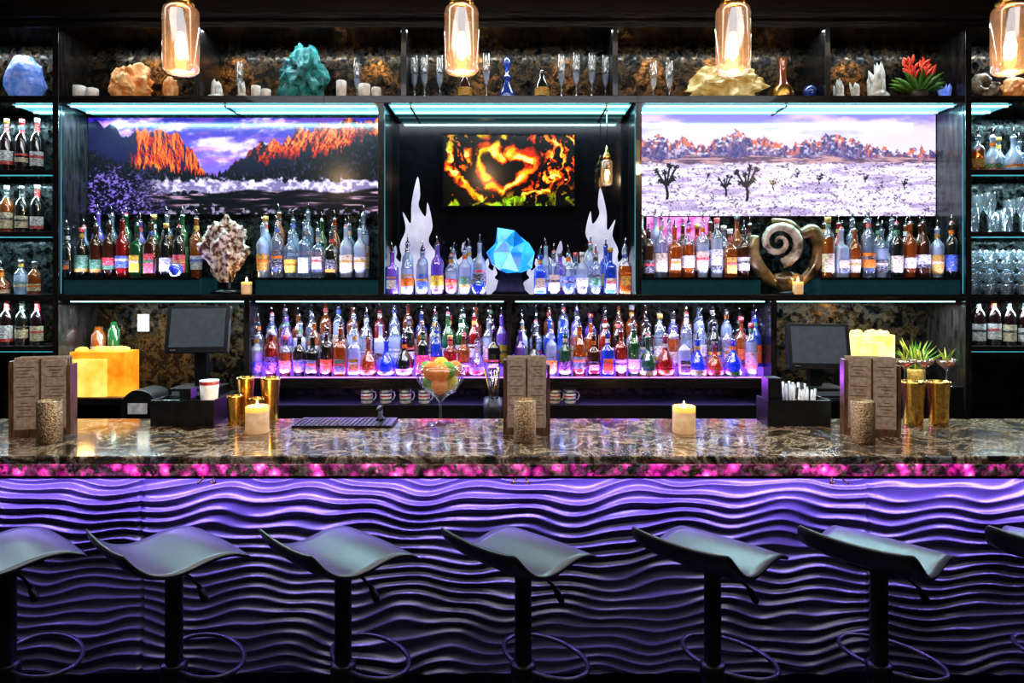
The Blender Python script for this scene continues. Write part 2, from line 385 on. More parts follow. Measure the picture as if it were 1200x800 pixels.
def art_left(x,y):
    Z0=0*x[...,None]
    n=nf(x/38+y/60,y/15,1); n2=nf(x/12,y/20,5); n3=nf(x/1.8,y/1.8,9,3); n4=nf(x/5,y/4,13)
    col=mixc(C(.20,.12,.68)+Z0,C(.5,.42,.92),ss(138,190,y))
    cl=ss(-.2,1.9,n+2.0*np.exp(-((x-262)/36)**2-((y-176)/24)**2)+.3*n4*.5)
    col=mixc(col,C(.94,.87,.99),cl)
    col=mixc(col,C(.70,.36,.75),ss(.2,1.6,nf(x/30,y/6,17))*.4)
    # right mountain
    r=np.interp(x,[262,276,290,300,318,330,338,352,365,378,392,405,420,440,455],[206,192,178,172,163,168,160,150,153,143,150,141,147,138,138])+2.5*nf(x/6,x*0,3)
    m=ss(r-.8,r+.8,y); h=.55*hs(x/22+y/30,y/30,5,1.1)+.45*hs(x/7+y/14,y/10,7,1.1)
    lit=np.clip((h-.5)*1.7+.5+.15*n2+.22*ss(182,150,y),0,1)*ss(206,168,y+4*n2)
    mc=mixc(C(.09,.05,.2)+Z0,C(.78,.14,.06),ss(.15,.55,lit)); mc=mixc(mc,C(1,.42,.14),ss(.5,.85,lit)); mc=mixc(mc,C(1,.72,.4),ss(.85,1,lit)*.7); mc=mc*(.82+.2*np.clip(.5+.3*n3,0,1)[...,None])
    col=mixc(col,mc,m)
    # left cliffs
    r=np.interp(x,[100,112,122,135,142,150,160,172,186,198,210,218,226,236,246],[146,139,150,146,158,162,152,154,150,156,158,170,176,196,212])+1.6*nf(x/5,x*0,4)
    m=ss(r-.8,r+.8,y)*ss(250,244,x); h=.5*hs(x/14,y/34,8,1.1)+.5*hs(x/5,y/18,6,1.1)
    lit=np.clip((h-.5)*1.6+.55+.12*n2,0,1)*ss(142,168,x+3*n2)
    mc=mixc(C(.12,.08,.32)+Z0,C(.88,.2,.05),ss(.12,.45,lit)); mc=mixc(mc,C(1,.55,.18),ss(.45,.85,lit)); mc=mc*(.85+.2*np.clip(.5+.3*n3,0,1)[...,None])
    col=mixc(col,mc,m)
    # forest
    r=np.interp(x,[103,125,150,180,215,240,290,320,345,370,400,440],[176,186,192,197,201,204,202,199,190,184,174,158])+2.6*nf(x/1.6,x*0,6,3)
    m=ss(r-1.5,r+1.5,y); tc=mixc(C(.02,.02,.05)+Z0,C(.26,.22,.38),ss(.3,1.8,nf(x/1.4,y/3.2,16,3)+.5*n4)*.8)
    col=mixc(col,tc,m)
    # snow bank, river
    sb=ss(209,213,y+1.5*n4)*ss(160,200,x+20*ss(210,225,y)); col=mixc(col,mixc(C(.50,.47,.66)+Z0,C(.88,.85,.97),ss(-1,1.2,n4)),sb)
    lk=ss(222,225,y+2.2*n4*ss(300,200,x)+2*nf(x/50,y*0,19))*ss(150,185,x)
    ref=nf(x/26,y/2.4,11,4); lc=mixc(C(.05,.05,.08)+Z0,C(.30,.22,.30),ss(-.6,1.4,ref)); lc=mixc(lc,C(.74,.62,.7),ss(.7,2.2,ref+.5*nf(x/60,y/5,12)))
    col=mixc(col,lc,lk)
    fg=ss(0,2,y-243-3*nf(x/25,x*0,14)); col=mixc(col,mixc(C(.04,.04,.06)+Z0,C(.6,.56,.68),ss(.0,1.4,n4)),fg)
    # frosted branches, near left
    bl=ss(222,148,x+(250-y)*.35+5*n4)*ss(186,208,y+5*n4)
    br=nf(x/2.2+y/9,y/1.6,15,4)+.4*nf(x/9,y/5,18)
    col=mixc(col,mixc(C(.04,.03,.12)+Z0,C(.56,.47,.86),ss(-.5,1.8,br)),bl)
    return col
def art_right(x,y):
    Z0=0*x[...,None]
    n=nf(x/45,y/12,21); n3=nf(x/1.4,y/1.2,29,3); n4=nf(x/6,y/3,27)
    col=mixc(C(.58,.52,.88)+Z0,C(.86,.83,.97),ss(134,158,y+5*n))
    col=mixc(col,C(.97,.80,.82),ss(-.3,1.5,n)*.6)
    r=np.interp(x,[742,760,775,788,800,815,828,838,850,862,872,884,896,912,930,945,958,968,980,990,1003,1018,1035,1055,1075,1096],[158,164,160,168,160,170,172,166,158,152,158,164,160,170,171,163,165,157,158,164,163,170,173,178,174,178])+1.8*nf(x/4,x*0,23)
    m=ss(r-.8,r+.8,y); h=.5*hs(x/14+y/20,y/18,25,1.2)+.5*hs(x/5+y/9,y/7,26,1.2)
    mc=mixc(C(.22,.20,.44)+Z0,C(.58,.46,.64),h)
    mc=mixc(mc,C(.95,.46,.28),ss(.45,.8,h)*ss(r+18,r+3,y)); mc=mixc(mc,C(.92,.91,.99),ss(.2,1.6,nf(x/4,y/3,31))*.85*ss(r+30,r+6,y))
    col=mixc(col,mc,m)
    r2=184+2*nf(x/18,x*0,33); m2=ss(r2-1,r2+1,y)
    col=mixc(col,mixc(C(.40,.30,.42)+Z0,C(.78,.62,.64),ss(-1,1,nf(x/14,y/1.5,34))),m2)
    g=ss(189,193,y+1.2*n4); dens=ss(190,253,y)
    gc=mixc(C(.92,.89,.99)+Z0,C(.68,.60,.78),ss(-.5,1.8,nf(x/40,y/5,35)+.6*nf(x/10,y/2.5,36))*.8)
    sp=ss(.9-.5*dens,2.2,nf(x/2.0,y/1.4,37,3)+.5*n4+.5*n3); gc=mixc(gc,C(.34,.25,.38),sp*.85)
    col=mixc(col,gc,g)
    for tx,ty,h in ((781,234,40),(875,236,40),(850,230,24),(906,223,14),(961,216,12),(935,208,8),(830,210,8),(1015,214,9),(1060,222,12)):
        t=((abs(x-tx-1.2*np.sin(y/5))<h*.035+.3)&(y<ty)&(y>ty-h*.6))
        for bx,by in ((-.18,.55),(.2,.62),(-.05,.8),(.28,.95),(-.3,.85),(.1,.98)):
            cx=tx+bx*h; cy=ty-by*h
            t|=((x-cx)**2+(y-cy)**2<(h*.085)**2*np.clip(1+.5*n3,.2,2.2))
            q=np.clip(((x-tx)*(cx-tx)+(y-ty+h*.4)*(cy-ty+h*.4))/((cx-tx)**2+(cy-ty+h*.4)**2+1e-6),0,1)
            t|=(np.hypot(x-tx-q*(cx-tx),y-ty+h*.4-q*(cy-ty+h*.4))<h*.025+.2)
        col=mixc(col,C(.09,.06,.1),t.astype(float)*.9)
    return col
def art_tv(x,y):
    Z0=0*x[...,None]; cx,cy=591,198
    q1=nf(x/26,y/26,41); q2=nf(x/26,y/26,45); n4=nf(x/10+q1*.5,y/10+q2*.5,57)
    wx=x+3.5*q1+2*n4; wy=y+3.5*q2
    dx=(wx-cx)/30; dy=(wy-cy)/25
    rr=np.hypot(dx*.9,dy+.8*np.sqrt(abs(dx)+.02)-.42)
    heart=np.exp(-(abs(rr-.85)/.24)**2)*(1.0+.3*n4)
    arcs=ss(.1,1,np.sin((rr-.9)*5.8+1.3*q1+.6*n4+1.2))*ss(1.15,1.5,rr)*(.8+.35*n4)
    tong=ss(.4,1.4,nf(x/6+q2,y/11+q1,59))*ss(1.1,1.5,rr)
    f=np.clip(heart*1.0+arcs*.8+tong*.55,0,1.4)
    col=C(.012,.015,.008)+Z0
    col=mixc(col,C(.75,.16,.01),ss(.10,.4,f)); col=mixc(col,C(1,.62,.07),ss(.36,.75,f)); col=mixc(col,C(1,.97,.55),ss(.8,1.2,f))
    gr=np.clip(ss(.0,1.4,q2)*.6+ss(222,240,y)*.8,0,1)
    col=mixc(col,C(.35,.9,.10)*np.clip(f,0,1)[...,None],gr*.7)
    return col
def art(name,fn,px0,px1,py0,py1,Y,mat,nx,ny,frame='black'):
    x0,x1,z0,z1=X(px0,Y),X(px1,Y),Z(py1,Y),Z(py0,Y)
    U,Vv=np.meshgrid(np.linspace(0,1,nx),np.linspace(0,1,ny))
    col=np.clip(fn(px0+U*(px1-px0),py0+Vv*(py1-py0)),0,1)**2.2
    vs=np.stack([x0+U*(x1-x0),0*U+Y,z1+Vv*(z0-z1)],-1).reshape(-1,3)
    idx=np.arange(nx*ny).reshape(ny,nx)
    fs=np.stack([idx[:-1,:-1],idx[1:,:-1],idx[1:,1:],idx[:-1,1:]],-1).reshape(-1,4)
    me=bpy.data.meshes.new('picture'); me.from_pydata(vs.tolist(),[],fs.tolist())
    a=me.color_attributes.new('Col','FLOAT_COLOR','POINT')
    a.data.foreach_set('color',np.concatenate([col.reshape(-1,3),np.ones((nx*ny,1))],1).ravel())
    me.materials.append(MATS[mat]); ob=bpy.data.objects.new('picture',me); sc.collection.objects.link(ob)
    e=bpy.data.objects.new(name,None); e.location=((x0+x1)/2,Y,z0); sc.collection.objects.link(e)
    m=MB(); w=.012
    m.box(x0-.0,x1+.0,Y+.002,Y+ (.009 if frame!='tv' else .06),z0,z1,'black')
    if frame=='tv':
        for q in ((x0-w,x0,z0-w,z1+w),(x1,x1+w,z0-w,z1+w),(x0,x1,z0-w,z0),(x0,x1,z1,z1+w)): m.box(q[0],q[1],Y-.004,Y+.06,q[2],q[3],'black_gloss')
    fr=m.build('frame')
    bpy.context.view_layer.update()
    for o in (ob,fr):
        o.parent=e; o.matrix_parent_inverse=Matrix.Translation(e.location).inverted()
    return e
artmat('art_mat',1.12); artmat('tv_mat',1.5)
art('mountain_lake_picture',art_left,103.5,452,138,251,4.27,'art_mat',640,208)
art('desert_mountain_picture',art_right,742,1096.5,134,253,4.27,'art_mat',640,215)
art('television',art_tv,520,673,158,241,4.2,'tv_mat',260,144,'tv')

# ---------------------------------------------------------------- bar counter
B=MB()
B.box(-3.5,3.5,2.5,3.2,.998,1.07,'granite')
slab=B.build('slab',bevel=.008)
m=MB(); m.box(-3.5,3.5,2.492,2.502,1.0,1.043,'agate_edge'); edge=m.build('slab_edge',bevel=.003)
m=MB(); m.box(-3.5,3.5,2.66,3.14,0,.998,'black'); m.box(-3.5,3.5,2.64,2.66,0,.22,'black')
m.box(-3.5,3.5,2.513,2.525,.985,.998,'black_metal')
core=m.build('body')
nx=560; nzv=300; xs=np.linspace(-3.3,3.3,nx); zs=np.linspace(.215,.997,nzv)
XX,ZZ=np.meshgrid(xs,zs)
ph=ZZ/.0415+.30*np.sin(2*np.pi*XX/.55+6*ZZ)+.18*np.sin(2*np.pi*XX/.31-13*ZZ+1)+.35*np.sin(2*np.pi*XX/1.45+7*ZZ+2)+.26*nf(XX*2.4+40,ZZ*4+9,61,3)
s=np.mod(ph,1)
h=np.where(s<.55,(s/.55)**1.7,(1-(s-.55)/.45)**1.7)
am=.0155*np.clip(1+.3*nf(XX*1.9+80,ZZ*4+3,71,3),.45,1.6)
YY=2.612-h*am-.003*np.sin(2*np.pi*XX/.8)
seam=np.minimum(abs(XX+1.41),abs(XX-1.36)); YY=YY+np.where(seam<.008,.010,0)
vs=np.stack([XX,YY,ZZ],-1).reshape(-1,3); idx=np.arange(nx*nzv).reshape(nzv,nx)
fs=np.stack([idx[:-1,:-1],idx[:-1,1:],idx[1:,1:],idx[1:,:-1]],-1).reshape(-1,4)
me=bpy.data.meshes.new('wave_front_panel'); me.from_pydata(vs.tolist(),[],fs.tolist()); me.materials.append(MATS['wave_panel'])
me.polygons.foreach_set('use_smooth',[True]*len(me.polygons))
wp=bpy.data.objects.new('wave_front_panel',me); sc.collection.objects.link(wp)
bc=bpy.data.objects.new('bar_counter',None); bc.location=(0,2.85,0); sc.collection.objects.link(bc)
bpy.context.view_layer.update()
m=MB()
for px in (245,610,980):
    for d in (-.02,.02):
        x=X(px,2.51)+d; pts=[(x,2.505,.998)]+[(x+math.copysign(.012,d)*math.sin(a),2.5-.012*(1-math.cos(a)),.985-.01*math.sin(a)) for a in np.linspace(0,math.pi,7)]
        m.tube(pts,.003,'brass',6)
hk=m.build('hooks')
for o in (slab,edge,core,wp,hk):
    o.parent=bc; o.matrix_parent_inverse=Matrix.Translation(bc.location).inverted()
area('counter_led',(0,2.535,.985),6.6,.02,(.34,.23,1),46,rot=(math.radians(12),0,0))

# ---------------------------------------------------------------- stools
def catm(pts,n):
    out=[]; P=[pts[0]]+pts+[pts[-1]]
    for i in range(1,len(P)-2):
        for k in range(n):
            t=k/n; a,b,c,d=[np.array(P[i+j],float) for j in (-1,0,1,2)]
            out.append(.5*((2*b)+(-a+c)*t+(2*a-5*b+4*c-d)*t*t+(-a+3*b-3*c+d)*t**3))
    out.append(np.array(pts[-1],float)); return out
st=MB(); SZ=.868
prof=catm([(-.196,.076),(-.178,.052),(-.155,.030),(-.12,.009),(-.07,-.002),(-.02,.004),(.03,.014),(.075,.017),(.115,.011),(.15,-.004),(.172,-.018)],3)
NT=13; top=[];bot=[]; n=len(prof)
for i,p in enumerate(prof):
    a=prof[max(0,i-1)]; b=prof[min(n-1,i+1)]; t=(b-a)/np.linalg.norm(b-a); nn=np.array((-t[1],t[0]))
    k=abs(2*i/(n-1)-1); w=.178*(1-.10*k**7); th=.022*(1-.6*k**4)
    for j in range(NT):
        q=-1+2*j/(NT-1); tt=th*(1-.5*abs(q)**6)
        lift=.012*q*q*max(0,(.5-i/(n-1)))*2-.008*q*q*max(0,(i/(n-1)-.4))
        top.append((q*w,p[0],SZ+p[1]+lift)); bot.append((q*w*.985,p[0]-nn[0]*tt,SZ+p[1]-nn[1]*tt+lift))
vs=top+bot; N0=n*NT; fs=[];ms=[]
for i in range(n-1):
    for j in range(NT-1):
        a=i*NT+j; fs.append((a,a+1,a+NT+1,a+NT)); ms.append('leather'); fs.append((a+N0,a+NT+N0,a+NT+1+N0,a+1+N0)); ms.append('black_plastic')
for i in range(n-1):
    for j in (0,NT-1): a=i*NT+j; fs.append((a,a+NT,a+NT+N0,a+N0)); ms.append('black_plastic')
for j in range(NT-1):
    for i in (0,n-1): a=i*NT+j; fs.append((a,a+1,a+1+N0,a+N0)); ms.append('black_plastic')
st.add(vs,fs,ms,True)
st.box(-.07,.07,-.07,.08,SZ-.04,SZ-.018,'black_metal')
st.lathe((0,0,0),[(.205,0),(.205,.008),(.19,.016),(.08,.035),(.04,.05),(.032,.07),(.032,.5),(.029,.51),(.029,.52),(.026,.525),(.026,.80),(.04,.82),(.045,SZ-.036)],'black_metal',28)
st.lathe((0,0,.47),[(.034,0),(.039,.005),(.039,.05),(.034,.055)],'black_metal',24)
ring=[(.158*math.cos(a),.10+.10*math.sin(a),.505) for a in np.linspace(0,2*math.pi,48,endpoint=False)]
st.tube(ring,.0075,'dark_chrome',8,closed=True)
st.tube([(.0,.02,.50),(0,.0,.50)],.012,'black_metal')
st.tube([(.03,.0,SZ-.05),(.075,.02,SZ-.065),(.10,.035,SZ-.09)],.0045,'black_metal',6)
st.tube([(.098,.033,SZ-.086),(.106,.037,SZ-.10),(.12,.042,SZ-.125),(.124,.044,SZ-.133)],[.005,.010,.011,.007],'black_metal',8)
s0=st.build('bar_stool',origin=False)
cols=[8,204,402,613,835,1030,1250]; rots=[-40,-42,-44,-45,-46,-48,-48]
for i,(px,r) in enumerate(zip(cols,rots)):
    o=s0 if i==0 else bpy.data.objects.new('bar_stool',s0.data)
    if i: sc.collection.objects.link(o)
    o.location=(X(px,2.13),2.13,0); o.rotation_euler=(0,0,math.radians(r))

# ---------------------------------------------------------------- pendants
def pendant(x,y,zb,r,h,zc,name='pendant_lamp'):
    m=MB()
    m.lathe((x,y,zb),[(r*.25,0),(r*.8,.004),(r*.97,.018),(r,.04*h/.28),(r,h*.9),(r*.95,h*.97),(r*.7,h)],'seeded_glass',28,cap=True,capt=False)
    m.lathe((x,y,zb+h-.005),[(r*.72,0),(r*.74,.03),(r*.5,.045),(r*.25,.06),(r*.2,.09)],'brass',24)
    m.lathe((x,y,zb+h*.62),[(.004,-.0),(r*.2,.01),(r*.24,.04*h/.28),(r*.24,h*.36)],'black_metal',12)
    m.lathe((x,y,zb+h*.2),[(.003,0),(r*.28,.02*h/.28),(r*.34,.06*h/.28),(r*.22,h*.36),(r*.18,h*.42)],'bulb_glow',14)
    m.lathe((x,y,zb+h*.26),[(.002,0),(r*.13,.01),(r*.13,h*.28),(.002,h*.3)],'filament',8)
    m.tube([(x,y,zb+h+.08),(x,y,zc)],.004,'black',6)
    return m.build(name)
for px in (212,541,859,1184):
    Y=2.9; x=X(px,Y); pendant(x,Y,Z(87,Y),.073,.285,ZC); point('pendant_light',(x,Y,Z(87,Y)-.04),(1,.66,.36),8,.04)
pendant(X(711,4.12),4.12,Z(218,4.12),.036,.155,ZT-TH-.014,'mini_pendant_lamp')

# ---------------------------------------------------------------- bottles
KINDS=[
 [(.036,0),(.038,.006),(.038,.175),(.034,.195),(.016,.225),(.0135,.24),(.0135,.285),(.015,.287),(.015,.298)],
 [(.033,0),(.035,.006),(.035,.20),(.030,.222),(.015,.24),(.0135,.25),(.0135,.285),(.016,.287),(.016,.30)],
 [(.036,0),(.037,.006),(.037,.165),(.033,.178),(.015,.195),(.0135,.21),(.0135,.265),(.016,.267),(.016,.28)],
 [(.042,0),(.052,.012),(.054,.07),(.046,.11),(.022,.15),(.015,.17),(.015,.225),(.018,.227),(.018,.245)],
 [(.036,0),(.0375,.006),(.0375,.18),(.032,.21),(.016,.235),(.0135,.25),(.0135,.30),(.0145,.302),(.0145,.31)],
 [(.028,0),(.030,.006),(.040,.17),(.037,.19),(.018,.215),(.014,.225),(.014,.27),(.016,.272),(.016,.285)],
]
BODYL=['l_white','l_cream','l_white','l_cream','l_white','l_black','l_gold','l_red','l_blue','l_yellow','l_green','l_orange','l_cream','l_black']
ACC=['l_black','l_red','l_gold','l_blue','l_black','l_green','l_white','l_cream','l_orange','l_gold']
def bottle(m,x,y,z,sc_,k,g,lab,lab2,sp=True,liq=None,seg=14):
    P=[(r*(.92+.08*sc_/1.2),h*sc_) for r,h in KINDS[k]]
    nn=7 if k==2 else 2
    mats=[liq or g]*2+[g]*(len(P)-4)+['l_black' if not sp else g]*1
    if k==4 and not sp: mats=[g]*4+[lab2]*4
    mats=(mats+[g]*9)[:len(P)-1]
    m.lathe((x,y,z),P,mats,seg,n=nn)
    rb=P[2][0]; hb=P[2][1]
    def band(a,b,mt,ex=.0018):
        if k==5: ra=P[1][0]+(P[2][0]-P[1][0])*a; rb_=P[1][0]+(P[2][0]-P[1][0])*b
        elif k==3: ra=P[1][0]+(rb-P[1][0])*a; rb_=P[1][0]+(rb-P[1][0])*b
        else: ra=rb_=rb
        ra+=ex; rb_+=ex
        if nn!=2:
            w=rb*.78; m.box(x-w,x+w,y-ra-.001,y-ra+.004,z+a*hb,z+b*hb,mt); return
        vs=[];fs=[];K=11
        for zz,r in ((a*hb,ra),(b*hb,rb_)):
            for q in range(K):
                an=math.radians(-90-88+176*q/(K-1)); vs.append((x+r*math.cos(an),y+r*math.sin(an),z+zz))
        for q in range(K-1): fs.append((q,q+1,q+1+K,q+K))
        m.add(vs,fs,mt,True)
    st_=random.random()
    lo=random.uniform(.12,.30); hi=random.uniform(.55,.78)
    if st_<.55:
        band(lo,hi,lab); c=(lo+hi)/2; band(c+.02,c+.10,lab2,.0026)
    elif st_<.8:
        band(lo,lo+.12,lab2); band(lo+.12,hi,lab)
    else:
        band(lo+.08,hi-.1,lab); band(hi-.04,hi+.03,lab2)
    ht=P[-1][1]
    if random.random()<.5:
        m.lathe((x,y,z),[(P[5][0]+.0012,P[5][1]+.004),(P[6][0]+.0012,P[5][1]+.028)],random.choice(ACC),10,cap=False,capt=False)
    if sp:
        m.lathe((x,y,z+ht),[(.011,-.004),(.012,.006),(.009,.012)],random.choice(('black','black','l_red','black','chrome')),8)
        m.tube([(x,y,z+ht+.01),(x,y-.002,z+ht+.03),(x+random.uniform(-.008,.008),y-.01,z+ht+.052)],[.005,.0042,.003],'chrome',6)
    else:
        m.lathe((x,y,z+ht*.93),[(P[-1][0]+.001,0),(P[-1][0]+.001,ht*.07+.008)],random.choice(('l_black','l_gold','l_red','l_white','l_black')),10)
def row(m,px0,px1,Y,z,step,sc_,pal,ks=(0,1,2,3,4,5),jit=.006,spp=.85):
    x=X(px0,Y)+.04; x1=X(px1,Y)-.035
    while x<=x1:
        k=random.choice(ks)
        g=random.choice(pal); s_=sc_*random.uniform(.84,1.08)
        liq=random.choice((None,None,'b_amber','b_frost')) if g=='b_clear' else None
        bottle(m,x,Y+random.uniform(-jit,jit),z,s_,k,g,random.choice(BODYL),random.choice(ACC),random.random()<spp,liq)
        x+=step*(1.3 if k==3 else 1)*random.uniform(.95,1.08)
def bottles(rows,name='liquor_bottles'):
    m=MB()
    for r in rows: row(m,*r)
    return m.build(name)
WH=['b_clear','b_frost','b_clear','b_amber','b_brown','b_dark','b_clear','b_violet','b_clear','b_green','b_frost']
PA=['b_amber','b_brown','b_dark','b_clear','b_red','b_green','b_brown','b_clear','b_clear','b_dark','b_frost']
bottles([(72,222,4.08,LZ,.082,1.12,PA,(0,1,2,4,5),.006),(76,240,4.2,LZ,.084,1.24,WH,(0,1,4,5),.006)])
bottles([(300,440,4.08,LZ,.082,1.12,WH+['b_frost','b_clear','b_frost'],(0,1,2,5)),(304,448,4.2,LZ,.084,1.26,WH,(0,1,4,5))])
bottles([(752,890,4.08,LZ,.082,1.10,PA,(0,1,2,3,5)),(744,888,4.2,LZ,.084,1.22,PA,(0,1,4,5))])
bottles([(962,1124,4.08,LZ,.082,1.10,WH+['b_frost','b_frost'],(0,1,2,5)),(958,1098,4.2,LZ,.084,1.24,PA,(0,1,4,5))])
BL=['b_frost','b_clear','b_blue','b_clear','b_frost','b_violet']
bottles([(452,572,4.07,ZM,.084,.95,BL,(0,1,2,5)),(470,560,4.19,ZM,.09,1.0,BL,(1,0,5))])
bottles([(625,742,4.07,ZM,.084,.97,BL,(0,1,2,5)),(632,728,4.19,ZM,.09,1.0,BL,(1,0,5))])
MX=['b_amber','b_brown','b_dark','b_clear','b_red','b_green','b_blue','b_violet','b_dark','b_clear','b_clear','b_amber','b_clear','b_frost']
for a,b in ((293,594),(602,903)):
    bottles([(a,b,4.06,ZL,.08,.97,MX,(0,1,2,3,5)),(a+2,b+2,4.145,ZL+.05,.082,1.0,MX,(0,1,2,4,5)),(a+2,b-2,4.24,ZL+.10,.084,1.03,MX,(0,1,4,5))])
def wines(px0,px1,Y,z,sc_=1.0,step=.092,pal=('b_wine','b_wine','b_dark')):
    m=MB(); x=X(px0,Y)+.045
    while x<X(px1,Y)-.04:
        bottle(m,x,Y,z,sc_*random.uniform(.95,1.03),4,random.choice(pal),random.choice(('l_white','l_cream','l_black','l_cream')),random.choice(('l_red','l_black','l_black')),False); x+=step
    return m.build('wine_bottles')
wines(-90,62,4.12,2.37); wines(-90,62,4.12,2.005,pal=('b_wine','b_amber','b_dark','b_red'),sc_=.9)
wines(1138,1290,4.12,1.33,.95,pal=('b_wine','b_wine')); wines(-90,62,4.12,1.33,.9)
bottles([(-90,62,4.12,ZM,.09,.72,PA,(0,2,3)),])
bottles([(1138,1290,4.1,2.37,.09,.8,['b_clear','b_amber','b_clear','b_frost'],(0,2,3,5)),(1138,1282,4.21,2.37,.09,.85,['b_clear','b_amber','b_clear','b_frost'],(0,2,3,5))])
def tumbler(m,x,y,z,r,h,mat='glass'):
    m.lathe((x,y,z),[(r*.8,0),(r*.85,.004),(r,h),(r*.93,h),(r*.78,.012)],mat,14,capt=True)
def winegl(m,x,y,z,h=.2,r=.036):
    m.lathe((x,y,z),[(r*.9,0),(r*.85,.003),(.005,.01),(.004,h*.42),(r*.6,h*.5),(r,h*.68),(r*.85,h)],'glass',14,capt=False)
m=MB()
for i in range(8):
    for j in range(2): winegl(m,2.76+i*.1,4.09+j*.11,2.005,.21+.03*(i%3==1)) if i%2 else tumbler(m,2.76+i*.1,4.09+j*.11,2.005,.036,.14)
m.build('bar_glasses')
m=MB()
for i in range(8):
    for j in range(2):
        for k in range(4):
            zz=ZM+k*.066
            m.lathe((2.76+i*.1,4.09+j*.11,zz),[(.024,0),(.022,.004),(.036,.02),(.043,.045),(.045,.064),(.042,.064),(.034,.022)],'glass',14,capt=True)
m.build('stacked_glasses')

# ---------------------------------------------------------------- objects on top shelf
def flute(m,x,y,z,h=.26,mat='glass'):
    s_=h/.26; m.lathe((x,y,z),[(.032,0),(.03,.003),(.006,.008),(.0045,.07*s_),(.02,.11*s_),(.026,.2*s_),(.024,h)],mat,12,capt=False)
    m.lathe((x,y,z),[(.004,.085*s_),(.018,.112*s_),(.022,.15*s_)],'b_frost',12,capt=False)
YT=4.1
m=MB()
for px in (485,497,515,570,658,675,693,710): flute(m,X(px,YT),YT+(px%3-1)*.02,ZT,.27)
m.build('champagne_flutes')
for px in (276,416,768,787): 
    m=MB(); flute(m,X(px,YT),YT+.06,ZT,.25); m.build('champagne_flute')
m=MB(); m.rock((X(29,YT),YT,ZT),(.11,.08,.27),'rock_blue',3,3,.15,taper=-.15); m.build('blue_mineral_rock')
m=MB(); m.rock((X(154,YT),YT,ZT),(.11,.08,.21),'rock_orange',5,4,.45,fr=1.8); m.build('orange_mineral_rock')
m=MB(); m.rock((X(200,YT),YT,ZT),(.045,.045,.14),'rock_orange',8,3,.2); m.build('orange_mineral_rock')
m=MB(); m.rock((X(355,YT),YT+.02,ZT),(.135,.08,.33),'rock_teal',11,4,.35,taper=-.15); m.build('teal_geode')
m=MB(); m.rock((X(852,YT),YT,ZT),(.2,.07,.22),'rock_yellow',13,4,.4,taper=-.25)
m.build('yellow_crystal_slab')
def candle(px,Y,z,r,h,name='pillar_candle',lit=False):
    m=MB(); x=X(px,Y)
    m.lathe((x,Y,z),[(r,0),(r,h-.003),(r*.9,h),(r*.7,h-.004)],'wax_white',16)
    m.tube([(x,Y,z+h-.005),(x,Y,z+h+.008)],.0015,'black',5)
    m.build(name)
for px,r,h in ((93,.035,.07),(108,.035,.055),(300,.028,.07),(312,.028,.05),(400,.03,.1),(427,.035,.08),(441,.028,.06)): candle(px,YT-.05,ZT,r,h)
def cluster(px,Y,z,w,h,mat,name,n=9,seed=1):
    m=MB(); x=X(px,Y); rr=random.Random(seed)
    m.rock((x,Y,z),(w*.5,w*.4,h*.3),mat,seed,2,.25)
    for i in range(n): m.crystal((x+rr.uniform(-.32,.32)*w,Y+rr.uniform(-.2,.2)*w,z+.02),w*rr.uniform(.1,.19),h*rr.uniform(.55,1),rr.uniform(-.35,.35),rr.uniform(0,6),mat)
    m.build(name)
cluster(253,YT-.02,ZT,.1,.1,'rock_white','white_crystal_cluster',8,2)
cluster(284,YT-.05,ZT,.06,.09,'rock_white','white_crystal_cluster',8,9)
cluster(983,YT,ZT,.07,.13,'rock_white','white_crystal_cluster',8,3)
cluster(1001,YT,ZT,.07,.09,'rock_white','white_crystal_cluster',8,4)
cluster(1029,YT,ZT,.13,.21,'rock_white','white_crystal_cluster',12,5)
cluster(1108,YT,ZT,.07,.09,'rock_blue','blue_crystal_cluster',8,6)
m=MB(); x=X(594,YT); m.lathe((x,YT,ZT),[(.05,0),(.055,.01),(.045,.05),(.02,.1),(.018,.12),(.03,.125),(.03,.14),(.014,.15),(.012,.19),(.02,.2),(.026,.225),(.018,.25),(.004,.262)],'b_blue',18); m.build('blue_decanter')
for px,g in ((545,'b_brown'),(635,'b_dark')):
    m=MB(); m.lathe((X(px,YT),YT,ZT),[(.04,0),(.043,.01),(.043,.09),(.02,.13),(.015,.17),(.016,.175)],g,16); m.lathe((X(px,YT),YT,ZT+.02),[(.0445,0),(.0445,.05)],'l_gold',16,cap=False,capt=False); m.build('cognac_bottle')
m=MB(); x=X(917,YT); m.lathe((x,YT,ZT),[(.04,0),(.06,.01),(.065,.05),(.045,.09),(.025,.12),(.022,.2),(.028,.25)],'b_amber',18,capt=False); m.lathe((x,YT,ZT+.015),[(.067,0),(.0675,.03),(.06,.055)],'brass',18,cap=False,capt=False); m.build('gold_carafe')
m=MB(); m.lathe((X(949,YT),YT,ZT),[(.025,0),(.02,.012)],'brass',12); m.sphere((X(949,YT),YT,ZT+.05),.042,'b_blue'); m.build('blue_glass_ball')
m=MB(); x0=X(1076,YT)
m.lathe((x0,YT,ZT),[(.045,0),(.05,.01),(.058,.05),(.052,.05)],'rock_dark',14)
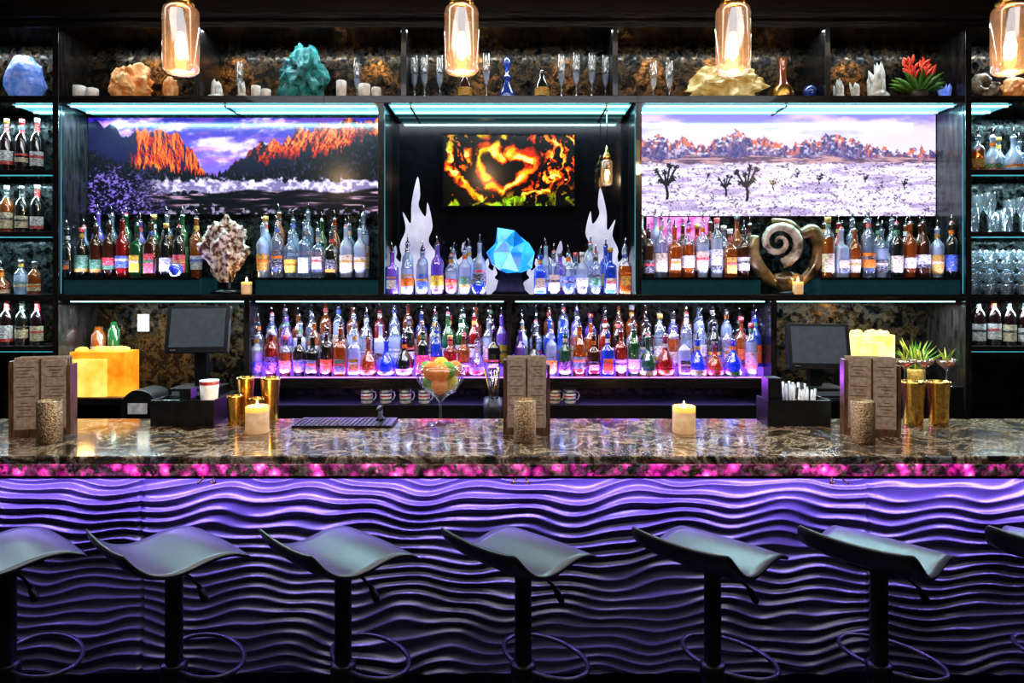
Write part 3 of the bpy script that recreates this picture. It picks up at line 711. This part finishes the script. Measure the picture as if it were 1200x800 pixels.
def leafm(m,b,d,L,w,mat):
    d=Vector(d).normalized(); s_=d.cross(Vector((0,1,0.2))).normalized(); nrm=s_.cross(d).normalized(); pts=[];fs=[]
    K=[(0,.35),(.25,.8),(.5,1),(.75,.65),(1,.02)]
    for t,ww in K:
        c=Vector(b)+d*L*t+Vector((0,0,-.15*L*t*t))
        pts+= [tuple(c-s_*w*ww),tuple(c+nrm*w*.35*ww),tuple(c+s_*w*ww),tuple(c-nrm*w*.35*ww)]
    for i in range(4):
        for k in range(4): fs.append((i*4+k,i*4+(k+1)%4,(i+1)*4+(k+1)%4,(i+1)*4+k))
    m.add(pts,fs,mat,True)
for i in range(60):
    a=i*2.4; el=.35+1.0*(i/60); L=.13+.05*random.random()
    b0=(x0+.03*math.cos(a),YT+.02*math.sin(a),ZT+.05)
    if i>=22:
        b0=(x0+random.uniform(-.08,.09),YT+random.uniform(-.03,.03),ZT+.12+random.uniform(0,.10)); L=.07
    leafm(m,b0,(math.cos(a)*math.cos(el),math.sin(a)*math.cos(el)*.4,math.sin(el)),L,.016 if i<22 else .011,'leaf' if i<22 else 'succ_red')
for dx in (-.06,-.02,.03,.07): m.tube([(x0,YT,ZT+.04),(x0+dx*.6,YT,ZT+.1),(x0+dx,YT,ZT+.18)],.006,'leaf',6)
m.build('red_succulent_plant')
def spiral(m,cx,cy,cz,R,turns,mat,r0,start=0,sgn=1,seg=12,n=60):
    pts=[];rs=[]
    for i in range(n):
        t=i/(n-1); a=start+sgn*turns*2*math.pi*t; q=R*(.08+.92*t**1.3)
        pts.append((cx+q*math.cos(a),cy,cz+q*math.sin(a))); rs.append(r0*(.15+.85*t)*(1+.07*math.sin(i*1.6)))
    m.tube(pts,rs,mat,seg)
m=MB(); spiral(m,X(1152,YT),YT,ZT+.098,.065,2,'shell_pale',.038); m.build('ammonite_fossil')
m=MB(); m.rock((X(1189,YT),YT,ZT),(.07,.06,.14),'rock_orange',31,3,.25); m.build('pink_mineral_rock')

# ---------------------------------------------------------------- mid bay sculptures
m=MB(); Y=4.12; x=X(268,Y)
m.lathe((x,Y,ZM),[(.10,0),(.10,.02),(.03,.03),(.015,.04),(.015,.12)],'black_metal',18)
m.rock((X(264,Y),Y,ZM+.07),(.115,.055,.36),'geode',21,5,.42,taper=.5,fr=1.7)
m.build('geode_sculpture')
Y=4.12; m=MB()
cx,cz=X(911,Y),Z(284,Y)
pts=[];rs=[]
for i in range(90):
    t=i/89; a=math.radians(200)-t*math.radians(640); q=.012+.122*t**1.15
    pts.append((cx+q*math.cos(a),Y-.02,cz+q*math.sin(a)*.95)); rs.append((.006+.027*t)*(1+.05*math.sin(i*1.9)))
m.tube(pts,rs,'shell_pale',14)
out=catm([(X(884,Y),Z(276,Y)),(X(882,Y),Z(298,Y)),(X(890,Y),Z(315,Y)),(X(905,Y),Z(330,Y)),(X(920,Y),Z(340,Y))],6)
m.tube([(p[0],Y,p[1]) for p in out],[.028+.018*math.sin(math.pi*min(1,i/20)) for i in range(len(out))],'shell_brown',14)
out=catm([(X(905,Y),Z(258,Y)),(X(925,Y),Z(262,Y)),(X(938,Y),Z(274,Y)),(X(952,Y),Z(270,Y)),(X(961,Y),Z(284,Y)),(X(960,Y),Z(302,Y)),(X(950,Y),Z(320,Y)),(X(935,Y),Z(334,Y)),(X(922,Y),Z(341,Y))],6)
m.tube([(p[0],Y+.005,p[1]) for p in out],[.014+.03*math.sin(math.pi*min(1,i/len(out))) for i in range(len(out))],'shell_brown',14)
m.rock((X(922,Y),Y,ZM+.01),(.09,.055,.13),'shell_brown',41,3,.15,smooth=True,taper=.2)
m.lathe((X(924,Y),Y,ZM),[(.1,0),(.1,.012),(.06,.02)],'black_metal',18)
m.build('ammonite_shell_sculpture')
def votive(px,Y,z,r,h,name='votive_candle',w=.6):
    x=X(px,Y); m=MB()
    m.lathe((x,Y,z),[(r*.9,0),(r,.006),(r,h*.62),(r,h*.8),(r,h),(r*.93,h),(r*.93,h*.72)],['wax','wax','wax','wax_hot','glass','glass','wax_hot'],20,capt=True)
    m.tube([(x,Y,z+h*.7),(x,Y,z+h*.85)],.0015,'black',5)
    m.lathe((x,Y,z+h*.8),[(.001,0),(.006,.008),(.008,.016),(.004,.034),(.0005,.045)],'flame',10)
    m.build(name); 
    if w: point('candle_light',(x,Y,z+h+.03),(1,.55,.2),w,.01)
votive(289,4.05,ZM,.03,.075,w=.3); votive(935,4.03,ZM,.03,.075,w=.3)
m=MB(); Y=4.11; x=X(598,Y)
m.prism([(x-.115,ZM),(x+.115,ZM),(x+.085,ZM+.03),(x+.06,ZM+.13),(x-.06,ZM+.13),(x-.085,ZM+.03)],Y-.05,Y+.05,'black_gloss')
m.rock((x,Y,ZM+.125),(.135,.10,.27),('gem_0','gem_1','gem_1','gem_2','gem_3'),23,2,.6,fr=1.1,taper=.12); m.build('blue_gem_sculpture')
for px,z in ((213,LZ),(561,ZM)):
    m=MB(); m.lathe((X(px,4.1),4.025,z),[(.02,0),(.018,.006)],'black',10); m.sphere((X(px,4.1),4.025,z+.045),.04,'b_blue'); m.build('glass_globe')
fl=[(0,0),(-.02,.15),(-.10,.25),(-.16,.4),(-.10,.55),(-.13,.7),(-.05,.6),(-.04,.78),(0.02,1.0),(.045,.85),(.03,.75),(.10,.66),(.12,.78),(.17,.58),(.13,.45),(.22,.32),(.2,.15),(.2,0)]
def flame(px,w,h,mir,Y=4.255):
    q=catm([(mir*a*w,b*h) for a,b in fl],4); return [(X(px,Y)+p[0],ZM+p[1]) for p in q]
for px,w,h,mi in ((487,.62,.73,1),(706,.62,.66,-1),(462,.4,.3,1),(545,.5,.32,-1),(655,.5,.33,1),(570,.4,.22,1),(630,.4,.22,-1),(732,.4,.3,-1)):
    m=MB(); m.prism(flame(px,w,h,mi),4.255 if h>.5 else 4.245,4.262 if h>.5 else 4.252,'flame_glass'); m.build('flame_cutout')

# ---------------------------------------------------------------- counter things
CT=1.07
def menu(px,Y,w,h,ang=0):
    m=MB(); x=X(px,Y)
    m.M=Matrix.Translation((x,Y,CT))@Matrix.Rotation(ang,4,'Z')
    m.box(-w/2,w/2,-.03,.05,0,.03,'wood_brown')
    m.box(-w/2,-w/2+.014,-.03,.05,.03,h*.96,'wood_brown'); m.box(w/2-.012,w/2,-.03,.05,.03,h*.9,'wood_brown')
    for i in range(5):
        yy=-.015+i*.013; o=(i%2)*.008
        m.box(-w/2+.016,w/2-.016,yy,yy+.004,.03,h+.0-o,'card_dark' if i%2 else 'paper')
    for s_ in (-1,1):
        m.box(*sorted((s_*.004,s_*(w/2-.016))),-.026,-.022,.03,h-.01,'paper')
        for k in range(16):
            if k in (4,5,10): continue
            q=.02+.012*((k*7)%3); 
            m.box(*sorted((s_*q,s_*(w/2-.012-q*.7))),-.0268,-.026,h-.04-k*.0135,h-.0375-k*.0135,'text_ink')
    m.box(-.003,.003,-.028,.04,.03,h-.005,'wood_brown')
    m.M=None; m.build('menu_holder')
menu(50,2.86,.225,.325,.25); menu(617,2.88,.195,.325,0); menu(1020,2.86,.215,.325,-.25)
for px in (58,615,1011):
    Y=2.72 if px!=615 else 2.74; m=MB(); m.lathe((X(px,Y),Y,CT),[(.043,0),(.045,.004),(.045,.165),(.041,.168),(.040,.02)],'bronze_hammered',28); m.build('metal_tumbler')
votive(301.5,2.89,CT,.048,.115,w=2.2); votive(801.5,2.89,CT,.048,.115,w=2.2)
m=MB(); Y=3.06; x=X(516,Y)
m.lathe((x,Y,CT),[(.06,0),(.058,.004),(.012,.012),(.007,.03),(.007,.10),(.02,.118),(.07,.15),(.105,.20),(.11,.235),(.10,.27),(.098,.27),(.107,.235),(.1,.2),(.065,.155),(.01,.125)],'goblet_glass',28,capt=True)
for dx,dy,dz,r,mt in ((-.045,.0,.19,.036,'lime_fruit'),(0,-.03,.18,.038,'orange_fruit'),(.045,0,.19,.037,'lemon_fruit'),(0,.04,.185,.036,'orange_fruit'),(-.035,-.03,.245,.040,'orange_fruit'),(.035,-.02,.245,.037,'lime_fruit'),(0.0,.03,.26,.038,'lemon_fruit'),(-.06,.01,.25,.033,'lime_fruit'),(.01,-.05,.24,.036,'orange_fruit'),(.065,.01,.25,.034,'orange_fruit')):
    m.sphere((x+dx,Y+dy,CT+dz),r,mt,14,1.05)
m.build('fruit_goblet')
def shaker(px,Y,r,h,name='brass_shaker'):
    m=MB(); m.lathe((X(px,Y),Y,CT),[(r*.78,0),(r*.8,.005),(r*.86,h*.5),(r,h*.95),(r*1.03,h),(r*.95,h),(r*.75,.02)],'brass',24); m.build(name)
for px,Y,r,h in ((275,3.06,.034,.13),(288,3.155,.038,.20),(301,3.06,.033,.12),(317,3.14,.043,.20)): shaker(px,Y,r,h)
for px,Y,r,h in ((1070,3.06,.05,.195),(1100,3.06,.048,.195)): shaker(px,Y,r,h)
def caddy(px,Y,w,mir=1):
    m=MB(); x=X(px,Y)
    m.M=Matrix.Translation((x,Y,CT))@Matrix.Scale(mir,4,(1,0,0))
    d=.07; t=.006
    m.box(-w/2,w/2,-d,d,0,t,'black_plastic')
    for a in ((-w/2,w/2,-d,-d+t),(-w/2,w/2,d-t,d),(-w/2,-w/2+t,-d+t,d-t),(w/2-t,w/2,-d+t,d-t),(-t/2,t/2,-d+t,d-t)): m.box(*a,t,.115,'black_plastic')
    if mir==1:
        m.box(-w/2+.01,-.012,-d+.012,-d+.10,t,.10,'white')
        m.lathe((w/2-.05,0,t),[(.03,0),(.042,.19),(.039,.19),(.028,.01)],'wax_white',18)
        m.lathe((w/2-.05,0,t+.17),[(.0415,0),(.0425,.015)],'l_red',18,cap=False,capt=False)
        m.box(-.03,.02,-.03,.03,t,.16,'black_plastic')
    else:
        m.box(w/2-.07,w/2-.01,-.05,.03,t,.21,'black_plastic')
        for i in range(22):
            xx=.02-.022*(i%5)+random.uniform(-.004,.004); yy=-.045+.022*(i//5)
            m.tube([(xx,yy,t),(xx+random.uniform(-.02,.02),yy,.15+random.uniform(0,.04))],.0055,random.choice(('white','white','white','black')),6)
    m.M=None; m.build('bar_caddy')
caddy(222,3.09,.28); caddy(929,3.09,.28,-1)
m=MB(); Y=3.02; x0,x1=X(345,Y),X(460,Y)
m.box(x0,x1,2.98,3.16,CT,CT+.012,'black_plastic')
for i in range(20): m.box(x0+.01+i*(x1-x0-.02)/20,x0+.014+i*(x1-x0-.02)/20,2.99,3.15,CT+.012,CT+.016,'black')
x=X(446,3.1); m.lathe((x,3.1,CT+.012),[(.022,0),(.02,.01),(.01,.02),(.009,.05)],'dark_chrome',12); m.tube([(x,3.1,CT+.06),(x,3.08,CT+.075),(x,3.03,CT+.07)],.008,'dark_chrome',8); m.sphere((x,3.1,CT+.07),.012,'black')
m.build('bar_mat')

# ---------------------------------------------------------------- lower bays: POS etc (on back counter z=.91)
BT=.91
def pos(px,Y,pyc,w,h,rot,name='cash_register_terminal'):
    m=MB(); x=X(px,Y); zc=Z(pyc,Y)
    m.box(x-.17,x+.17,Y-.12,Y+.16,BT,BT+.15,'black_plastic'); m.box(x-.16,x+.16,Y-.124,Y-.12,BT+.02,BT+.13,'black_gloss')
    m.box(x-.16,x+.16,Y-.127,Y-.122,BT+.135,BT+.14,'chrome')
    m.box(x-.03,x+.03,Y-.128,Y-.122,BT+.075,BT+.085,'chrome')
    m.box(x-.13,x+.13,Y-.09,Y+.12,BT+.15,BT+.20,'black_plastic'); m.box(x-.11,x+.11,Y-.092,Y-.09,BT+.16,BT+.185,'screen_off')
    m.box(x-.035,x+.035,Y+.02,Y+.06,BT+.20,zc,'black_plastic')
    m.M=Matrix.Translation((x,Y,zc))@Matrix.Rotation(rot,4,'Z')@Matrix.Rotation(math.radians(-14),4,'X')
    m.box(-w/2,w/2,-.025,.02,-h/2,h/2,'black_plastic'); m.box(-w/2+.022,w/2-.022,-.028,-.025,-h/2+.03,h/2-.018,'screen_off')
    m.box(-w/2+.03,-w/2+.06,-.027,-.025,-h/2+.010,-h/2+.015,'chrome')
    m.box(-w*.3,w*.3,.02,.05,-h*.3,h*.3,'black_plastic')
    m.M=None; m.build(name,bevel=.004)
pos(233,3.92,386,.34,.27,math.radians(8)); pos(958,3.92,406,.34,.26,math.radians(-8))
def printer(px,Y,w):
    m=MB(); x=X(px,Y); q=BT
    pr=catm([(x-w/2,q),(x-w/2,q+.13),(x-w/2+.05,q+.19),(x,q+.20),(x+w/2-.03,q+.18),(x+w/2,q+.12),(x+w/2,q)],4)
    m.prism([(p[0],max(q,p[1])) for p in pr],Y-.09,Y+.1,'black_plastic')
    m.box(x-w*.35,x+w*.35,Y-.094,Y-.09,q+.04,q+.10,'black_gloss'); m.box(x-w*.28,x+w*.28,Y-.10,Y-.094,q+.07,q+.13,'white')
    m.box(x-w*.4,x+w*.4,Y-.093,Y-.09,q+.015,q+.022,'chrome')
    m.build('receipt_printer',bevel=.003)
printer(172,3.86,.19)
def lampbox(px0,px1,py0,py1,Y,z0,name='onyx_lamp',w=2.5,ma='lamp_yellow',mb='lamp_core'):
    m=MB(); x0,x1=X(px0,Y),X(px1,Y); z1=Z(py0,Y)
    m.box(x0,x1,Y-.02,Y+.14,z0,z1,ma)
    m.box(x0+.03,x0+.03+(x1-x0)*.6,Y-.05,Y-.02,z0+.012,z1-.04,mb)
    m.box(x0-.006,x1+.006,Y-.056,Y+.146,z0-.0,z0+.012,'wood_brown')
    rr=random.Random(5)
    for i in range(10):
        m.rock((x0+rr.uniform(.03,x1-x0-.03),Y+rr.uniform(.0,.11),z1-.01),(.03,.025,.035),mb,i,2,.3)
    m.build(name,bevel=.006); point('lamp_glow',((x0+x1)/2,Y-.14,z1+.12),(1,.5,.12),w,.05)
def stand(px0,px1,Y,z1,name='display_stand'):
    m=MB(); x0,x1=X(px0,Y),X(px1,Y)
    m.box(x0,x1,Y-.06,Y+.18,z1-.03,z1,'black'); 
    for a in (x0,x1-.02): m.box(a,a+.02,Y-.06,Y+.18,BT,z1-.03,'black')
    m.box(x0+.02,x1-.02,Y+.16,Y+.18,BT,z1-.03,'black'); m.build(name)
stand(74,152,3.98,Z(466,3.98)); lampbox(84,148,412,466,3.98,Z(466,3.98),w=1.2)
lampbox(1000,1047,392,425,4.12,1.24,w=1.2,ma='lamp_pale',mb='lamp_pale'); stand(996,1056,4.12,1.24)
m=MB()
for i,(px,h,r) in enumerate(((120,.19,.045),(138,.22,.035))):
    m.lathe((X(px,4.3),4.26,BT),[(r,0),(r,.28+h),(r*.6,.3+h),(r*.5,.33+h)],'b_green' if i else 'b_amber',14)
    m.lathe((X(px,4.3),4.26,BT+.2),[(r+.001,0),(r+.001,.2)],'l_cream',14,cap=False,capt=False)
m.build('mixer_bottles')
m=MB(); x,z=X(168,4.36),Z(378,4.36)
m.box(x-.035,x+.035,4.355,4.369,z-.055,z+.055,'white'); 
for dz in (-.025,.025): m.box(x-.016,x+.016,4.352,4.355,z+dz-.016,z+dz+.016,'cream')
m.build('wall_outlet')
def coupe(m,x,y,z,mat='glass',fill='b_green'):
    m.lathe((x,y,z),[(.035,0),(.033,.003),(.005,.01),(.004,.09),(.02,.105),(.05,.13),(.056,.155)],mat,18,capt=False)
    m.lathe((x,y,z+.1),[(.004,.006),(.02,.012),(.046,.03),(.049,.045)],fill,18)
m=MB(); Y=3.95
m.box(X(1050,Y),X(1120,Y),Y-.07,Y+.1,BT,BT+.2,'black'); zz=BT+.2
for dx,dy in ((.03,-.02),(.15,.0),(.27,-.02)): 
    coupe(m,X(1052,Y)+dx,Y+dy,zz,'glass','b_amber')
    for i in range(7): 
        a=random.uniform(0,6.28); leafm(m,(X(1052,Y)+dx,Y+dy,zz+.13),(math.cos(a)*.5,math.sin(a)*.3,1),.07+.05*random.random(),.006,random.choice(('leaf','leaf_y','leaf_y')))
m.build('garnished_coupe_glasses')
m=MB()
m.lathe((X(1075,4.2),4.22,BT),[(.05,0),(.055,.25),(.05,.26)],'l_gold',16)
for i in range(60):
    a=i*2.4; el=.6+.9*random.random(); leafm(m,(X(1075,4.2),4.22,BT+.25),(math.cos(a)*math.cos(el),math.sin(a)*math.cos(el)*.5,math.sin(el)),.14+.12*random.random(),.006,('leaf','leaf_y','leaf')[i%3])
m.build('herb_pot')
m=MB()
def mug(m,x,y,z,mat='white'):
    m.lathe((x,y,z),[(.03,0),(.033,.006),(.035,.085),(.032,.085),(.03,.012)],mat,18)
    for k in range(3): m.lathe((x,y,z+.02+.02*k),[(.0352,0),(.0355,.009)],('l_black','l_red','l_black')[k],18,cap=False,capt=False)
    m.tube([(x+.033,y,z+.07),(x+.05,y,z+.065),(x+.055,y,z+.045),(x+.045,y,z+.022),(x+.033,y,z+.02)],.004,mat,6)
Y=4.05
m.box(vx(293),vx(903),3.98,4.36,BT,BT+.08,'black')
for px in (430,452,475,497,650,668): mug(m,X(px,Y),Y,BT+.08,random.choice(('white','white','cream')))
m.build('coffee_mugs')
m=MB()
m.lathe((X(578,3.9),3.88,BT),[(.055,0),(.055,.14),(.05,.14),(.049,.02)],'dark_chrome',18)
for i in range(12): m.tube([(X(578,3.9)+random.uniform(-.03,.03),3.88,BT+.02),(X(578,3.9)+random.uniform(-.07,.07),3.88+random.uniform(-.03,.03),BT+.28+.05*random.random())],.0035,random.choice(('chrome','brass','dark_chrome')),6)
m.build('bar_utensils')

# ---------------------------------------------------------------- lights: room
area('room_ceiling_light',(0,1.3,3.45),5,1.4,(.88,.91,1),80)
area('room_bar_light',(0,2.75,3.5),6,.3,(1,.88,.75),18)

# ---------------------------------------------------------------- camera + world
cam=bpy.data.cameras.new('camera'); cam.lens=24; cam.sensor_width=36; cam.shift_y=-70/1200
co=bpy.data.objects.new('camera',cam); co.location=(0,0,CZ); co.rotation_euler=(math.radians(90),0,0); sc.collection.objects.link(co); sc.camera=co
w=bpy.data.worlds.new('world'); sc.world=w; w.use_nodes=True
w.node_tree.nodes['Background'].inputs[0].default_value=(.02,.02,.03,1)
